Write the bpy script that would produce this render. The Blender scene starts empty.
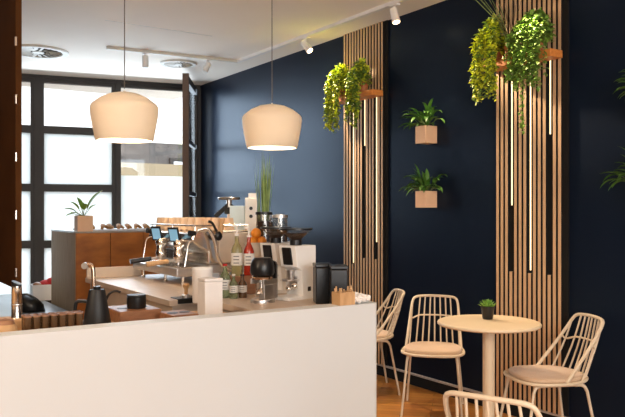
import bpy, bmesh, math, random
from mathutils import Vector, Matrix
PI = math.pi
sc = bpy.context.scene
col = sc.collection
random.seed(7)

# ------------------------------------------------------------------ camera
H = 1.42; F = 720.0; YH = 211.0
YAW = math.radians(33.3)
cy_, sy_ = math.cos(YAW), math.sin(YAW)
cam_d = bpy.data.cameras.new('camera')
cam = bpy.data.objects.new('camera', cam_d); col.objects.link(cam)
cam.location = (0, 0, H); cam.rotation_euler = (PI/2, 0, -YAW)
cam_d.sensor_width = 36; cam_d.lens = F*36/625; cam_d.shift_y = (YH-208.5)/625
cam_d.clip_start = .05; cam_d.clip_end = 200
sc.camera = cam

# ------------------------------------------------------------------ exposure, world
vs = sc.view_settings
vs.view_transform = 'Standard'; vs.look = 'None'; vs.gamma = 1; vs.use_curve_mapping = False
vs.exposure = 0.30
w = bpy.data.worlds.new('overcast_sky'); sc.world = w; w.use_nodes = True
nt = w.node_tree; bg = nt.nodes['Background']
bg.inputs[0].default_value = (.86, .93, 1, 1); bg.inputs[1].default_value = 3.3

def area(name, loc, direction, sx, sy, power, color):
    l = bpy.data.lights.new(name, 'AREA'); l.shape = 'RECTANGLE'; l.size = sx; l.size_y = sy
    l.energy = power; l.color = color
    o = bpy.data.objects.new(name, l); col.objects.link(o); o.location = loc
    o.rotation_euler = Vector(direction).to_track_quat('-Z', 'Y').to_euler()
    return o
# daylight coming in through the street windows and through the windows behind the camera
area('street_daylight', (2.75, 8.62, 1.75), (-.197, -.98, -.05), 2.1, 2.4, 62, (.72, .86, 1))
area('rear_window_daylight', (.4, -2.8, 1.7), (.12, 1, -.02), 4.2, 2.2, 78, (1, .93, .84))
def warm_point(loc, e, r=.25):
    l = bpy.data.lights.new('warm_fill_light', 'POINT'); l.energy = e; l.color = (1,.80,.58); l.shadow_soft_size = r
    o = bpy.data.objects.new('warm_fill_light', l); col.objects.link(o); o.location = loc
# warm fill added to brighten the ceiling, unseen, behind and left of camera
warm_point((-1.0, 2.6, 2.1), 75); warm_point((1.3, -.6, 2.1), 66)

# ------------------------------------------------------------------ helpers
def at(px, py, z):
    D = (H-z)*F/(py-YH); return at_d(px, D, z)
def at_d(px, D, z=0.0):
    lat = (px-312.5)/F*D
    return Vector((D*sy_+lat*cy_, D*cy_-lat*sy_, z))
def cam_ax(D, lat, z=0.0):
    return Vector((D*sy_+lat*cy_, D*cy_-lat*sy_, z))

def mat(name, c, rough=.5, metal=0, c2=None, scale=8, stretch=(1,1,1), bump=0, coat=0, trans=0, emis=None, estr=0, detail=4, ior=1.45, sheen=0, alpha=1):
    m = bpy.data.materials.new(name); m.use_nodes = True
    n = m.node_tree; p = n.nodes['Principled BSDF']
    p.inputs['Base Color'].default_value = (*c, 1); p.inputs['Roughness'].default_value = rough
    p.inputs['Metallic'].default_value = metal; p.inputs['Coat Weight'].default_value = coat
    p.inputs['Transmission Weight'].default_value = trans; p.inputs['IOR'].default_value = ior
    p.inputs['Sheen Weight'].default_value = sheen; p.inputs['Alpha'].default_value = alpha
    if emis: p.inputs['Emission Color'].default_value = (*emis, 1); p.inputs['Emission Strength'].default_value = estr
    tc = n.nodes.new('ShaderNodeTexCoord'); mp = n.nodes.new('ShaderNodeMapping'); mp.inputs['Scale'].default_value = stretch
    nz = n.nodes.new('ShaderNodeTexNoise'); nz.inputs['Scale'].default_value = scale; nz.inputs['Detail'].default_value = detail
    n.links.new(tc.outputs['Object'], mp.inputs['Vector']); n.links.new(mp.outputs['Vector'], nz.inputs['Vector'])
    cr = n.nodes.new('ShaderNodeValToRGB')
    if c2 is None: c2 = tuple(min(1, v*.9) for v in c)
    cr.color_ramp.elements[0].color = (*c2, 1); cr.color_ramp.elements[1].color = (*c, 1)
    cr.color_ramp.elements[0].position = .32; cr.color_ramp.elements[1].position = .68
    n.links.new(nz.outputs['Fac'], cr.inputs['Fac']); n.links.new(cr.outputs['Color'], p.inputs['Base Color'])
    if bump:
        b = n.nodes.new('ShaderNodeBump'); b.inputs['Strength'].default_value = bump; b.inputs['Distance'].default_value = .004
        n.links.new(nz.outputs['Fac'], b.inputs['Height']); n.links.new(b.outputs['Normal'], p.inputs['Normal'])
    return m

def clear_glass(name, tint=(.97,.98,.98), gloss=.06):
    m = bpy.data.materials.new(name); m.use_nodes = True; n = m.node_tree; n.nodes.clear()
    o = n.nodes.new('ShaderNodeOutputMaterial'); t = n.nodes.new('ShaderNodeBsdfTransparent'); t.inputs[0].default_value = (*tint, 1)
    g = n.nodes.new('ShaderNodeBsdfGlossy'); g.inputs['Roughness'].default_value = .03
    mx = n.nodes.new('ShaderNodeMixShader'); mx.inputs[0].default_value = gloss
    n.links.new(t.outputs[0], mx.inputs[1]); n.links.new(g.outputs[0], mx.inputs[2]); n.links.new(mx.outputs[0], o.inputs[0])
    return m
def frosted(name):
    m = bpy.data.materials.new(name); m.use_nodes = True; n = m.node_tree; n.nodes.clear()
    o = n.nodes.new('ShaderNodeOutputMaterial'); t = n.nodes.new('ShaderNodeBsdfTranslucent'); t.inputs[0].default_value = (.93,.97,.97,1)
    d = n.nodes.new('ShaderNodeBsdfDiffuse'); d.inputs[0].default_value = (.85,.88,.88,1)
    nz = n.nodes.new('ShaderNodeTexNoise'); nz.inputs['Scale'].default_value = 3
    mr = n.nodes.new('ShaderNodeMapRange'); mr.inputs[3].default_value = .10; mr.inputs[4].default_value = .16
    mx = n.nodes.new('ShaderNodeMixShader')
    n.links.new(nz.outputs['Fac'], mr.inputs[0]); n.links.new(mr.outputs[0], mx.inputs[0])
    n.links.new(t.outputs[0], mx.inputs[1]); n.links.new(d.outputs[0], mx.inputs[2]); n.links.new(mx.outputs[0], o.inputs[0])
    return m

M = dict(
    navy = mat('navy_paint', (.0056,.0098,.022), .33, c2=(.0050,.0088,.020), scale=3, bump=.05),
    ceil = mat('ceiling_plaster', (.88,.80,.71), .9, c2=(.85,.77,.68), scale=1.5, bump=.1),
    darkwall = mat('dark_brown_wall', (.05,.028,.017), .85, scale=2),
    plain = mat('off_white_wall', (.80,.76,.72), .8, scale=2),
    counter = mat('white_counter_panel', (.68,.71,.715), .55, c2=(.665,.695,.70), scale=2),
    black = mat('black_metal', (.010,.010,.011), .5),
    blackp = mat('black_plastic', (.007,.007,.008), .35, coat=.1),
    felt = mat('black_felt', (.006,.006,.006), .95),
    slat = mat('oak_slat', (.68,.45,.26), .5, c2=(.60,.39,.22), scale=10, stretch=(3,3,.35)),
    shelf = mat('orange_wood', (.80,.30,.07), .4, c2=(.60,.20,.045), scale=10, stretch=(5,1,5)),
    led = mat('warm_led', (1,.85,.6), .5, emis=(1,.74,.40), estr=1.6),
    pink = mat('pinkish_terracotta', (.95,.62,.38), .6, c2=(.90,.56,.34), scale=12, bump=.1),
    terra = mat('terracotta', (.50,.17,.06), .7),
    greige = mat('beige_powder_coat', (.72,.60,.44), .45, c2=(.68,.56,.41), scale=20),
    cushion = mat('dusty_beige_fabric', (.62,.45,.31), .95, c2=(.54,.37,.25), scale=220, bump=.5, sheen=.3),
    tabletop = mat('pale_table_laminate', (.76,.62,.43), .42, c2=(.72,.58,.40), scale=6),
    leafG = mat('deep_green_leaf', (.10,.25,.035), .42, c2=(.045,.13,.02), scale=14),
    leafY = mat('yellow_green_leaf', (.80,.82,.05), .5, c2=(.42,.52,.03), scale=22),
    leafM = mat('mid_green_leaf', (.22,.34,.05), .5, c2=(.06,.14,.025), scale=22),
    leafL = mat('bright_green_leaf', (.30,.50,.08), .45, c2=(.15,.32,.05), scale=14),
    grass = mat('pale_grass_blade', (.30,.42,.14), .5, c2=(.16,.26,.07), scale=20),
    twig = mat('dry_twig', (.10,.07,.04), .8),
    stem = mat('green_stem', (.14,.22,.05), .6),
    soil = mat('potting_soil', (.03,.02,.012), .95, scale=80, bump=.6),
    chrome = mat('polished_steel', (.86,.80,.73), .20, 1, c2=(.80,.74,.67)),
    steel = mat('brushed_steel', (.74,.72,.71), .34, 1, c2=(.64,.62,.61), scale=30, stretch=(1,8,1)),
    copper = mat('brushed_champagne_metal', (.62,.44,.32), .25, 1),
    creamp = mat('cream_enamel', (.70,.60,.50), .3, coat=.3),
    whitee = mat('white_enamel', (.92,.90,.87), .35, coat=.2),
    white = mat('white_matte', (.84,.80,.77), .6),
    bench = mat('pale_birch_worktop', (.62,.50,.40), .4, c2=(.56,.44,.34), scale=8, stretch=(6,.8,4)),
    benchside = mat('beige_cabinet_side', (.58,.47,.37), .6),
    board = mat('walnut_board', (.36,.17,.08), .45, c2=(.20,.085,.04), scale=8, stretch=(1,8,4)),
    lwood = mat('light_wood', (.62,.38,.19), .5, c2=(.50,.29,.13), scale=12, stretch=(6,1,1)),
    veneer = mat('orange_brown_veneer', (.66,.25,.05), .42, c2=(.36,.12,.025), scale=3.2, stretch=(1,1,2.2), detail=8),
    greywood = mat('grey_brown_wood', (.52,.40,.27), .7, c2=(.41,.31,.20), scale=12, stretch=(5,5,.4)),
    brownp = mat('dark_brown_laminate', (.085,.033,.010), .85, c2=(.065,.025,.008), scale=3),
    frame = mat('dark_grey_frame', (.028,.023,.021), .5),
    framebr = mat('brown_frame_edge', (.13,.075,.05), .5),
    cup = mat('tan_paper_cup', (.78,.56,.37), .7, c2=(.72,.50,.32), scale=10),
    syrup = mat('pale_syrup', (.55,.50,.25), .1, trans=.6),
    red = mat('red_syrup', (.50,.03,.01), .12, trans=.35, coat=.5),
    greeng = mat('green_bottle_glass', (.30,.36,.20), .08, trans=.6),
    amber = mat('amber_glass', (.16,.085,.04), .12, trans=.35, coat=.4),
    orange = mat('orange_fruit', (.80,.27,.02), .5, bump=.3, scale=60),
    beans = mat('coffee_beans', (.05,.022,.010), .5, c2=(.015,.007,.004), scale=120, bump=.8),
    label = mat('paper_label', (.78,.74,.68), .7),
    ink = mat('label_ink', (.05,.05,.06), .7),
    screen = mat('lit_display', (.05,.10,.14), .2, emis=(.35,.65,.85), estr=.45),
    paleblue = mat('pale_blue_enamel', (.62,.74,.78), .35, coat=.3),
    shade = mat('cream_lamp_shade', (.93,.82,.66), .7, c2=(.91,.80,.64), scale=6),
    shadein = mat('lamp_inside', (.85,.72,.5), .7),
    bulb = mat('glowing_bulb', (1,.8,.5), .5, emis=(1,.66,.30), estr=2),
    spotface = mat('spot_lens', (1,.8,.5), .5, emis=(1,.72,.38), estr=10),
    cord = mat('grey_cord', (.16,.13,.11), .6),
    bread = mat('baked_crust', (.52,.26,.09), .7, c2=(.34,.14,.04), scale=40, bump=.4),
    tissue = mat('tissue_paper', (.88,.84,.80), .9),
    marble = mat('grey_stone_slab', (.50,.47,.44), .35, c2=(.42,.39,.37), scale=14),
    floorout = mat('street_paving', (.42,.40,.38), .8, scale=6),
    red2 = mat('red_cloth', (.45,.02,.02), .8),
    winbench = mat('grey_blue_bench_top', (.30,.33,.36), .3, c2=(.27,.30,.33), scale=5),
    canvas = mat('tan_awning_canvas', (.22,.16,.085), .8),
    stone = mat('grey_stone_facade', (.14,.125,.115), .9, c2=(.09,.08,.075), scale=4, bump=.4),
    duct = mat('white_cable_duct', (.55,.50,.46), .6),
    vent = mat('vent_metal', (.70,.68,.62), .5),
)
M['navy'].node_tree.nodes['Principled BSDF'].inputs['Specular IOR Level'].default_value = .33
M['navy'].node_tree.nodes['Principled BSDF'].inputs['Specular Tint'].default_value = (.30,.58,1,1)
M['brownp'].node_tree.nodes['Principled BSDF'].inputs['Specular IOR Level'].default_value = .08
M['greywood'].node_tree.nodes['Principled BSDF'].inputs['Specular IOR Level'].default_value = .2
clear = clear_glass('window_glass'); frost = frosted('frosted_film_glass'); jarglass = clear_glass('jar_glass', (.93,.90,.86), .10)

def parquet():
    m = bpy.data.materials.new('herringbone_parquet'); m.use_nodes = True; n = m.node_tree; p = n.nodes['Principled BSDF']
    p.inputs['Roughness'].default_value = .32
    tc = n.nodes.new('ShaderNodeTexCoord'); mp = n.nodes.new('ShaderNodeMapping'); mp.inputs['Rotation'].default_value = (0,0,PI/4)
    br = n.nodes.new('ShaderNodeTexBrick'); br.inputs['Scale'].default_value = 1
    br.inputs['Brick Width'].default_value = .42; br.inputs['Row Height'].default_value = .07; br.inputs['Mortar Size'].default_value = .0015
    br.inputs['Color1'].default_value = (.62,.27,.06,1); br.inputs['Color2'].default_value = (.42,.16,.035,1); br.inputs['Mortar'].default_value = (.05,.02,.008,1)
    nz = n.nodes.new('ShaderNodeTexNoise'); nz.inputs['Scale'].default_value = 5; nz.inputs['Detail'].default_value = 6
    mx = n.nodes.new('ShaderNodeMixRGB'); mx.blend_type = 'MULTIPLY'; mx.inputs[0].default_value = .3
    n.links.new(tc.outputs['Object'], mp.inputs[0]); n.links.new(mp.outputs[0], br.inputs[0]); n.links.new(mp.outputs[0], nz.inputs[0])
    n.links.new(br.outputs[0], mx.inputs[1]); n.links.new(nz.outputs['Color'], mx.inputs[2]); n.links.new(mx.outputs[0], p.inputs['Base Color'])
    return m
M['parquet'] = parquet()
def opal():
    m = M['shade']; n = m.node_tree; p = n.nodes['Principled BSDF']; out = n.nodes['Material Output']
    t = n.nodes.new('ShaderNodeBsdfTranslucent'); t.inputs[0].default_value = (.95,.88,.77,1)
    mx = n.nodes.new('ShaderNodeMixShader'); mx.inputs[0].default_value = .11
    n.links.new(p.outputs[0], mx.inputs[1]); n.links.new(t.outputs[0], mx.inputs[2]); n.links.new(mx.outputs[0], out.inputs[0])
opal()
def brickmat():
    m = bpy.data.materials.new('white_brick'); m.use_nodes = True; n = m.node_tree; p = n.nodes['Principled BSDF']
    tc = n.nodes.new('ShaderNodeTexCoord'); mp = n.nodes.new('ShaderNodeMapping'); mp.inputs['Rotation'].default_value = (PI/2,0,0)
    br = n.nodes.new('ShaderNodeTexBrick'); br.inputs['Scale'].default_value = 1
    br.inputs['Brick Width'].default_value = .5; br.inputs['Row Height'].default_value = .2; br.inputs['Mortar Size'].default_value = .015
    br.inputs['Color1'].default_value = (.86,.84,.82,1); br.inputs['Color2'].default_value = (.82,.79,.76,1); br.inputs['Mortar'].default_value = (.74,.70,.67,1)
    n.links.new(tc.outputs['Object'], mp.inputs[0]); n.links.new(mp.outputs[0], br.inputs[0]); n.links.new(br.outputs[0], p.inputs['Base Color'])
    p.inputs['Roughness'].default_value = .9
    return m
M['brick'] = brickmat()

class MB:
    """collects shapes into one mesh"""
    def __init__(s): s.b = bmesh.new()
    def box(s, x0, x1, y0, y1, z0, z1, rz=0, c=None):
        v = [s.b.verts.new((x, y, z)) for x in (x0, x1) for y in (y0, y1) for z in (z0, z1)]
        for f in ((0,1,3,2),(4,6,7,5),(0,4,5,1),(2,3,7,6),(0,2,6,4),(1,5,7,3)): s.b.faces.new([v[i] for i in f])
        if rz:
            c = c or Vector(((x0+x1)/2, (y0+y1)/2, 0)); R = Matrix.Rotation(rz, 3, 'Z')
            for q in v: q.co = R @ (q.co-Vector((c[0],c[1],0))) + Vector((c[0],c[1],0))
        return s
    def obox(s, c, size, R):
        v = []
        for x in (-.5,.5):
            for y in (-.5,.5):
                for z in (-.5,.5): v.append(s.b.verts.new(Vector(c)+R@Vector((x*size[0],y*size[1],z*size[2]))))
        for f in ((0,1,3,2),(4,6,7,5),(0,4,5,1),(2,3,7,6),(0,2,6,4),(1,5,7,3)): s.b.faces.new([v[i] for i in f])
        return s
    def prism(s, pts, z0, z1, bev=0):
        """polygon (counter clockwise) extruded, optional soft top edge"""
        lo = [s.b.verts.new((x, y, z0)) for x, y in pts]
        rings = [lo]
        n = len(pts)
        if bev:
            cx = sum(p[0] for p in pts)/n; cy = sum(p[1] for p in pts)/n
            rings.append([s.b.verts.new((x, y, z1-bev)) for x, y in pts])
            def shr(p, d):
                v = Vector((p[0]-cx, p[1]-cy)); L = v.length; v *= (L-d)/L; return (cx+v.x, cy+v.y)
            rings.append([s.b.verts.new((*shr(p, bev*.35), z1-bev*.3)) for p in pts])
            rings.append([s.b.verts.new((*shr(p, bev), z1)) for p in pts])
        else: rings.append([s.b.verts.new((x, y, z1)) for x, y in pts])
        for a, b in zip(rings, rings[1:]):
            for i in range(n): s.b.faces.new((a[i], a[(i+1)%n], b[(i+1)%n], b[i]))
        s.b.faces.new(lo[::-1]); s.b.faces.new(rings[-1])
        return s
    def lathe(s, prof, seg=28, c=(0,0,0), axis='Z'):
        """prof = [(radius, height)...]; ends of radius 0 close"""
        c = Vector(c); rings = []
        def P(r, a, h):
            if axis == 'Z': return c+Vector((r*math.cos(a), r*math.sin(a), h))
            if axis == 'X': return c+Vector((h, r*math.cos(a), r*math.sin(a)))
            return c+Vector((r*math.sin(a), h, r*math.cos(a)))
        for r, h in prof:
            if r < 1e-6: rings.append([s.b.verts.new(P(0, 0, h))])
            else: rings.append([s.b.verts.new(P(r, 2*PI*i/seg, h)) for i in range(seg)])
        for a, b in zip(rings, rings[1:]):
            for i in range(seg):
                j = (i+1) % seg
                if len(a) == 1 and len(b) == 1: continue
                if len(a) == 1: s.b.faces.new((a[0], b[j], b[i]))
                elif len(b) == 1: s.b.faces.new((a[i], a[j], b[0]))
                else: s.b.faces.new((a[i], a[j], b[j], b[i]))
        return s
    def tube(s, pts, r, seg=8, closed=False, r2=None):
        pts = [Vector(p) for p in pts]; n = len(pts); rings = []
        up = None
        for i, p in enumerate(pts):
            if closed: t = pts[(i+1)%n]-pts[i-1]
            else: t = pts[min(i+1, n-1)]-pts[max(i-1, 0)]
            t.normalize()
            if up is None: up = t.orthogonal().normalized()
            else: up = (up-t*up.dot(t)); up = up.normalized() if up.length > 1e-5 else t.orthogonal().normalized()
            sd = t.cross(up); k = i/max(1, n-1); rr = r if r2 is None else r+(r2-r)*k
            rings.append([s.b.verts.new(p+rr*(math.cos(2*PI*j/seg)*up+math.sin(2*PI*j/seg)*sd)) for j in range(seg)])
        m = n if closed else n-1
        for i in range(m):
            a, b = rings[i], rings[(i+1)%n]
            for j in range(seg): s.b.faces.new((a[j], a[(j+1)%seg], b[(j+1)%seg], b[j]))
        if not closed: s.b.faces.new(rings[0][::-1]); s.b.faces.new(rings[-1])
        return s
    def ball(s, c, r, sz=(1,1,1), seg=14):
        ret = bmesh.ops.create_uvsphere(s.b, u_segments=seg, v_segments=seg//2+1, radius=r)
        for v in ret['verts']: v.co = Vector(c)+Vector((v.co.x*sz[0], v.co.y*sz[1], v.co.z*sz[2]))
        return s
    def leaf(s, base, tip_dir, L, wd, droop=.3, up=Vector((0,0,1)), n=5, fold=.25):
        """pointed arching leaf with a folded midrib"""
        d = Vector(tip_dir).normalized(); side = d.cross(up)
        side = side.normalized() if side.length > 1e-4 else d.orthogonal().normalized()
        p = Vector(base); rows = []
        for i in range(n+1):
            k = i/n; ww = wd*math.sin(PI*min(1, .06+k*.94))**.8*(1-.25*k) if i < n else 0
            nrm = side.cross(d).normalized()
            if ww < 1e-5: rows.append([s.b.verts.new(p)])
            else: rows.append([s.b.verts.new(p-side*ww/2+nrm*ww*fold), s.b.verts.new(p), s.b.verts.new(p+side*ww/2+nrm*ww*fold)])
            p = p+d*(L/n); d = (d+Vector((0,0,-1))*droop/n*1.6).normalized()
        for a, b in zip(rows, rows[1:]):
            if len(b) == 3:
                s.b.faces.new((a[0],a[1],b[1],b[0])); s.b.faces.new((a[1],a[2],b[2],b[1]))
            else: s.b.faces.new((a[0],a[1],b[0])); s.b.faces.new((a[1],a[2],b[0]))
        return s
    def build(s, name, m, parent=None, bevel=0, smooth=False, seg=2, loc=None, double=False):
        if not double: bmesh.ops.recalc_face_normals(s.b, faces=s.b.faces)
        me = bpy.data.meshes.new(name); s.b.to_mesh(me); s.b.free()
        me.materials.append(m)
        o = bpy.data.objects.new(name, me); col.objects.link(o)
        if parent is not None: o.parent = parent
        if loc is not None: o.location = loc
        if bevel:
            md = o.modifiers.new('bevel', 'BEVEL'); md.width = bevel; md.segments = seg; md.limit_method = 'ANGLE'; md.angle_limit = math.radians(40)
        if smooth:
            for p in me.polygons: p.use_smooth = True
            if smooth != 'all': me.set_sharp_from_angle(angle=math.radians(40))
        return o

def thing(name, label, cat, loc=(0,0,0), rz=0, group=None):
    o = bpy.data.objects.new(name, None); col.objects.link(o); o.location = loc; o.rotation_euler = (0,0,rz)
    o.empty_display_size = .05
    return tag(o, label, cat, group)
def tag(o, label=None, cat=None, group=None, kind=None):
    if label: o['label'] = label
    if cat: o['category'] = cat
    if group: o['group'] = group
    if kind: o['kind'] = kind
    return o
def structure(name, mb, m, parent=None, **k):
    o = mb.build(name, m, parent, **k)
    if parent is None: o['kind'] = 'structure'
    return o
def copy_tree(o, label, loc=None, rz=None, parent=None):
    c = o.copy(); col.objects.link(c)
    if parent is not None: c.parent = parent
    if label: c['label'] = label
    if loc is not None: c.location = loc
    if rz is not None: c.rotation_euler = (0,0,rz)
    for ch in [x for x in bpy.data.objects if x.parent == o]: copy_tree(ch, None, parent=c)
    return c
def smoothpath(pts, it=2, closed=False):
    pts = [Vector(p) for p in pts]
    for _ in range(it):
        q = [] if closed else [pts[0]]
        n = len(pts)
        for i in range(n if closed else n-1):
            a, b = pts[i], pts[(i+1)%n]
            q += [a*.75+b*.25, a*.25+b*.75]
        if not closed: q.append(pts[-1])
        pts = q
    return pts

# ------------------------------------------------------------------ room shell
WX = 3.92; CH = 3.05
FC = Vector((WX, 8.65)); FD = Vector((-.980, .197)); FN = Vector((-.197, -.980))     # street facade: corner, direction leftwards, normal into the room
def fac(px):
    u = (px-312.5)/F; a = sy_+u*cy_; b = cy_-u*sy_
    t = (8.65+.201*WX)/(b+.201*a); return (WX-t*a)/.980, t
def fz(px, py): return H+(YH-py)/F*fac(px)[1]
frz = math.atan2(FD.y, FD.x)
def facbox(mb, s0, s1, n0, n1, z0, z1):
    """box on the facade: along it s0..s1, n0..n1 towards the room"""
    v = []
    for s in (s0, s1):
        for n in (n0, n1):
            for z in (z0, z1):
                p = FC+FD*s+FN*n; v.append(mb.b.verts.new((p.x, p.y, z)))
    for f in ((0,1,3,2),(4,6,7,5),(0,4,5,1),(2,3,7,6),(0,2,6,4),(1,5,7,3)): mb.b.faces.new([v[i] for i in f])
    return mb

structure('floor', MB().box(-3.1, 4.1, -3.1, 9.9, -.08, 0), M['parquet'])
structure('ceiling', MB().box(-3.1, 4.1, -3.1, 9.95, CH, CH+.1), M['ceil'])
structure('wall_right', MB().box(WX, WX+.15, -3.1, 8.75, 0, CH), M['navy'])
structure('wall_left', MB().box(-3.15, -3, -3.1, 10, 0, CH), M['darkwall'])
structure('wall_front', MB().box(-3.1, -1.9, -3.15, -3, 0, CH).box(2.7, 4.1, -3.15, -3, 0, CH).box(-1.9,2.7,-3.15,-3,0,.5).box(-1.9,2.7,-3.15,-3,2.9,CH), M['plain'])
wl = MB(); facbox(wl, 0, 7.1, -.2, 0, 0, .36); facbox(wl, 2.80, 7.1, -.2, .02, .36, CH)
structure('wall_back', wl, M['darkwall'])
structure('baseboard_right', MB().box(WX-.018, WX, -3, 8.6, 0, .085), M['felt'], bevel=.003)
structure('trim_1', MB().box(WX-.026, WX, -3, 8.6, .085, .097), M['duct'])
a = at(105,20,CH); b = at(212,36,CH)
structure('trim_2', MB().obox(((a.x+b.x)/2,(a.y+b.y)/2,CH-.001), ((b-a).length,.008,.004), Matrix.Rotation(math.atan2(b.y-a.y,b.x-a.x),3,'Z')), M['vent'])

# street windows -----------------------------------------------------
sA = fac(118)[0]; sM = fac(38)[0]
zT = 2.92
# header beam and posts
hb = MB(); facbox(hb, 0, 7.0, -.12, .05, 3.012, CH)
structure('trim_3', hb, M['frame'])
sA0, sA1 = fac(120.5)[0], fac(115.5)[0]; sM0, sM1 = fac(40)[0], fac(34.5)[0]
ps = MB()
for s0, s1 in ((-.05,.10), (sA0, sA1), (sM0, sM1)): facbox(ps, s0, s1, -.10, .05, .36, 3.012)
structure('trim_4', ps, M['frame'])
def window(n, s0, s1, z0, z1, glass, fr=.045, dep=(-.06,.03), glass_s=None):
    m = MB(); facbox(m, s0, s0+fr, *dep, z0, z1); facbox(m, s1-fr, s1, *dep, z0, z1)
    facbox(m, s0+fr, s1-fr, *dep, z0, z0+fr); facbox(m, s0+fr, s1-fr, *dep, z1-fr, z1)
    o = structure('window_%d' % n, m, M['frame'])
    g = MB(); facbox(g, s0+fr, s1-fr, -.02, -.012, z0+fr, z1-fr); g.build('pane', glass, o)
    return o
zr = [(.37, fz(80,247)+.02), (fz(80,241)-.02, fz(80,192)+.02), (fz(80,184.5)-.03, fz(80,135)+.03), (fz(80,127)-.045, 2.93)]
k = 1
for s0, s1 in ((sA1, sM0), (sM1, 2.80)):
    for i, (z0, z1) in enumerate([(.37,1.02), (1.02,1.70), (1.70,2.40), (2.40,3.012)]):
        window(k, s0, s1, z0, z1, clear if i == 3 else frost); k += 1
zfr = fz(150,176)
m = MB(); facbox(m, .10, sA0, -.06, .03, .36, .42); facbox(m, .10, sA0, -.06, .03, 2.97, 3.012); facbox(m, .10, .14, -.06, .03, .42, 2.97)
w_ = structure('window_%d' % k, m, M['frame'])
g = MB(); facbox(g, .14, sA0, -.02, -.012, .42, zfr); g.build('frosted_pane', frost, w_)
g = MB(); facbox(g, .14, sA0, -.02, -.012, zfr, 2.97); g.build('clear_pane', clear, w_)
# small bright latches on the transom rail
# open casement leaf
hinge = Vector((3.80, 8.50)); e = at_d(185.5, 8.15); e = Vector((e.x, e.y)); dv = (e-hinge); Lw = dv.length; ang = math.atan2(dv.y, dv.x)
leaf = bpy.data.objects.new('window_10', None); col.objects.link(leaf); leaf.location = (hinge.x, hinge.y, .1); leaf.rotation_euler = (0,0,ang); leaf['kind'] = 'structure'
m = MB().box(0,.07,-.03,.03,0,2.86).box(.07,Lw-.06,-.03,.03,0,.08).box(.07,Lw-.06,-.03,.03,2.78,2.86)
for z in (.75,1.5,2.1): m.box(.07,Lw-.06,-.02,.02,z,z+.05)
m.build('leaf_frame', M['frame'], leaf)
MB().box(Lw-.06,Lw,-.035,.035,0,2.88).build('edge_stile', M['framebr'], leaf)
MB().box(.07,Lw-.06,-.004,.004,.08,2.78).build('pane', clear, leaf)

# ------------------------------------------------------------------ outside
st = MB().box(-20, 25, 9.4, 40, -.3, -.1).build('street', M['floorout']); st['kind'] = 'structure'
bl = thing('street_building', 'pale brick building across the street, seen above the frosted glass', 'building', (7.5, 19, -.1))
MB().box(-6,6,0,6,3.4,14).build('upper_wall', M['brick'], bl)
MB().box(-6,6,.02,6,0,3.4).build('ground_floor_wall', M['stone'], bl)
for i in range(4):
    x = -5+i*2.6
    wf = MB().box(x,x+1.3,-.06,.02,.6,3.0).build('window', M['frame'], bl)
    MB().box(x+.1,x+1.2,-.08,-.05,.7,2.9).build('pane', M['steel'], wf)
for i in range(4):
    x = -5+i*2.6
    sh = MB()
    for q in range(10): sh.box(x,x+1.2,-.05,0,4.8+q*.2,4.9+q*.2)
    sh.build('shutter', M['black'], bl)
aw = thing('terrace_awning', 'tan canvas terrace awning on thin posts outside the window', 'awning', (6.0, 14.5, -.1))
m = MB(); m.obox((0,0,2.35),(3.2,1.6,.05),Matrix.Rotation(.25,3,'X')).box(-1.6,1.6,-.82,-.78,1.95,2.15)
m.build('canvas', M['canvas'], aw, bevel=.01)
for x in (-1.5,1.5):
    for y in (-.7,.7): MB().box(x-.06,x+.06,y-.06,y+.06,0,2.15 if y<0 else 2.5).build('post', M['canvas'], aw)
MB().box(-.06,.06,-.76,-.64,0,2.0).build('post', M['canvas'], aw)
MB().box(-1.44,1.44,-.3,-.26,0,2.1).build('dark_screen', M['frame'], aw)
tag(MB().box(2.6,5.0,15.9,16.15,-.1,2.75).build('red_brick_wall', mat('red_brick_plaster',(.20,.06,.03),.9,c2=(.14,.04,.02),scale=3), bevel=.02), 'low red brick garden wall outside behind the awning', 'wall')

# ------------------------------------------------------------------ ceiling track, spots, vents, pendants
trk = thing('lighting_track', 'thin white lighting track running along the ceiling with a bend', 'track', (3.6,6.95,CH))
MB().box(-.018,.018,-8.5,.02,-.028,0).build('long_rail', M['white'], trk)
aa = at(106.5,48.3,CH-.02); L_ = math.hypot(aa.x-3.6, aa.y-6.95)
MB().obox(((aa.x-3.6)/2,(aa.y-6.95)/2,-.014),(L_,.036,.028),Matrix.Rotation(math.atan2(aa.y-6.95,aa.x-3.6),3,'Z')).build('cross_rail', M['vent'], trk)
def spot(loc, aim, lab, power, lit=True, L=.115, r=.032):
    t = thing('track_spotlight', lab, 'spotlight', loc, 0, 'white spotlights on the ceiling track')
    MB().box(-.02,.02,-.045,.045,-.012,0).lathe([(0,-.065),(.008,-.065),(.008,-.012),(0,-.012)], 10).build('mount', M['white'], t, bevel=.002)
    d = Vector(aim).normalized(); q = d.to_track_quat('Z','Y').to_matrix()
    c = Vector((0,0,-.075))
    def cyl(r0, r1, z0, z1, seg=24):
        m = MB(); m.lathe([(0,z0),(r0,z0),(r1,z1),(0,z1)], seg)
        for v in m.b.verts: v.co = c+q@v.co
        return m
    cyl(r*.95, r, -.045, L-.045).build('head', M['white'], t, smooth=True)
    cyl(r*.82, r*.82, L-.0445, L-.042).build('lens', M['spotface'] if lit else M['vent'], t)
    if lit:
        l = bpy.data.lights.new('spot_beam', 'SPOT'); l.energy = power; l.color = (1,.76,.50); l.spot_size = math.radians(62); l.spot_blend = .6; l.shadow_soft_size = .03
        o = bpy.data.objects.new('spot_beam', l); col.objects.link(o); o.parent = t; o.location = c+d*(L-.03); o.rotation_euler = (-d).to_track_quat('Z','Y').to_euler()
    return t
spot((2.59,7.03,CH-.028), (0,-.05,-1), 'white spotlight pointing straight down left of the round ceiling vent', 12, False)
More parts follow.
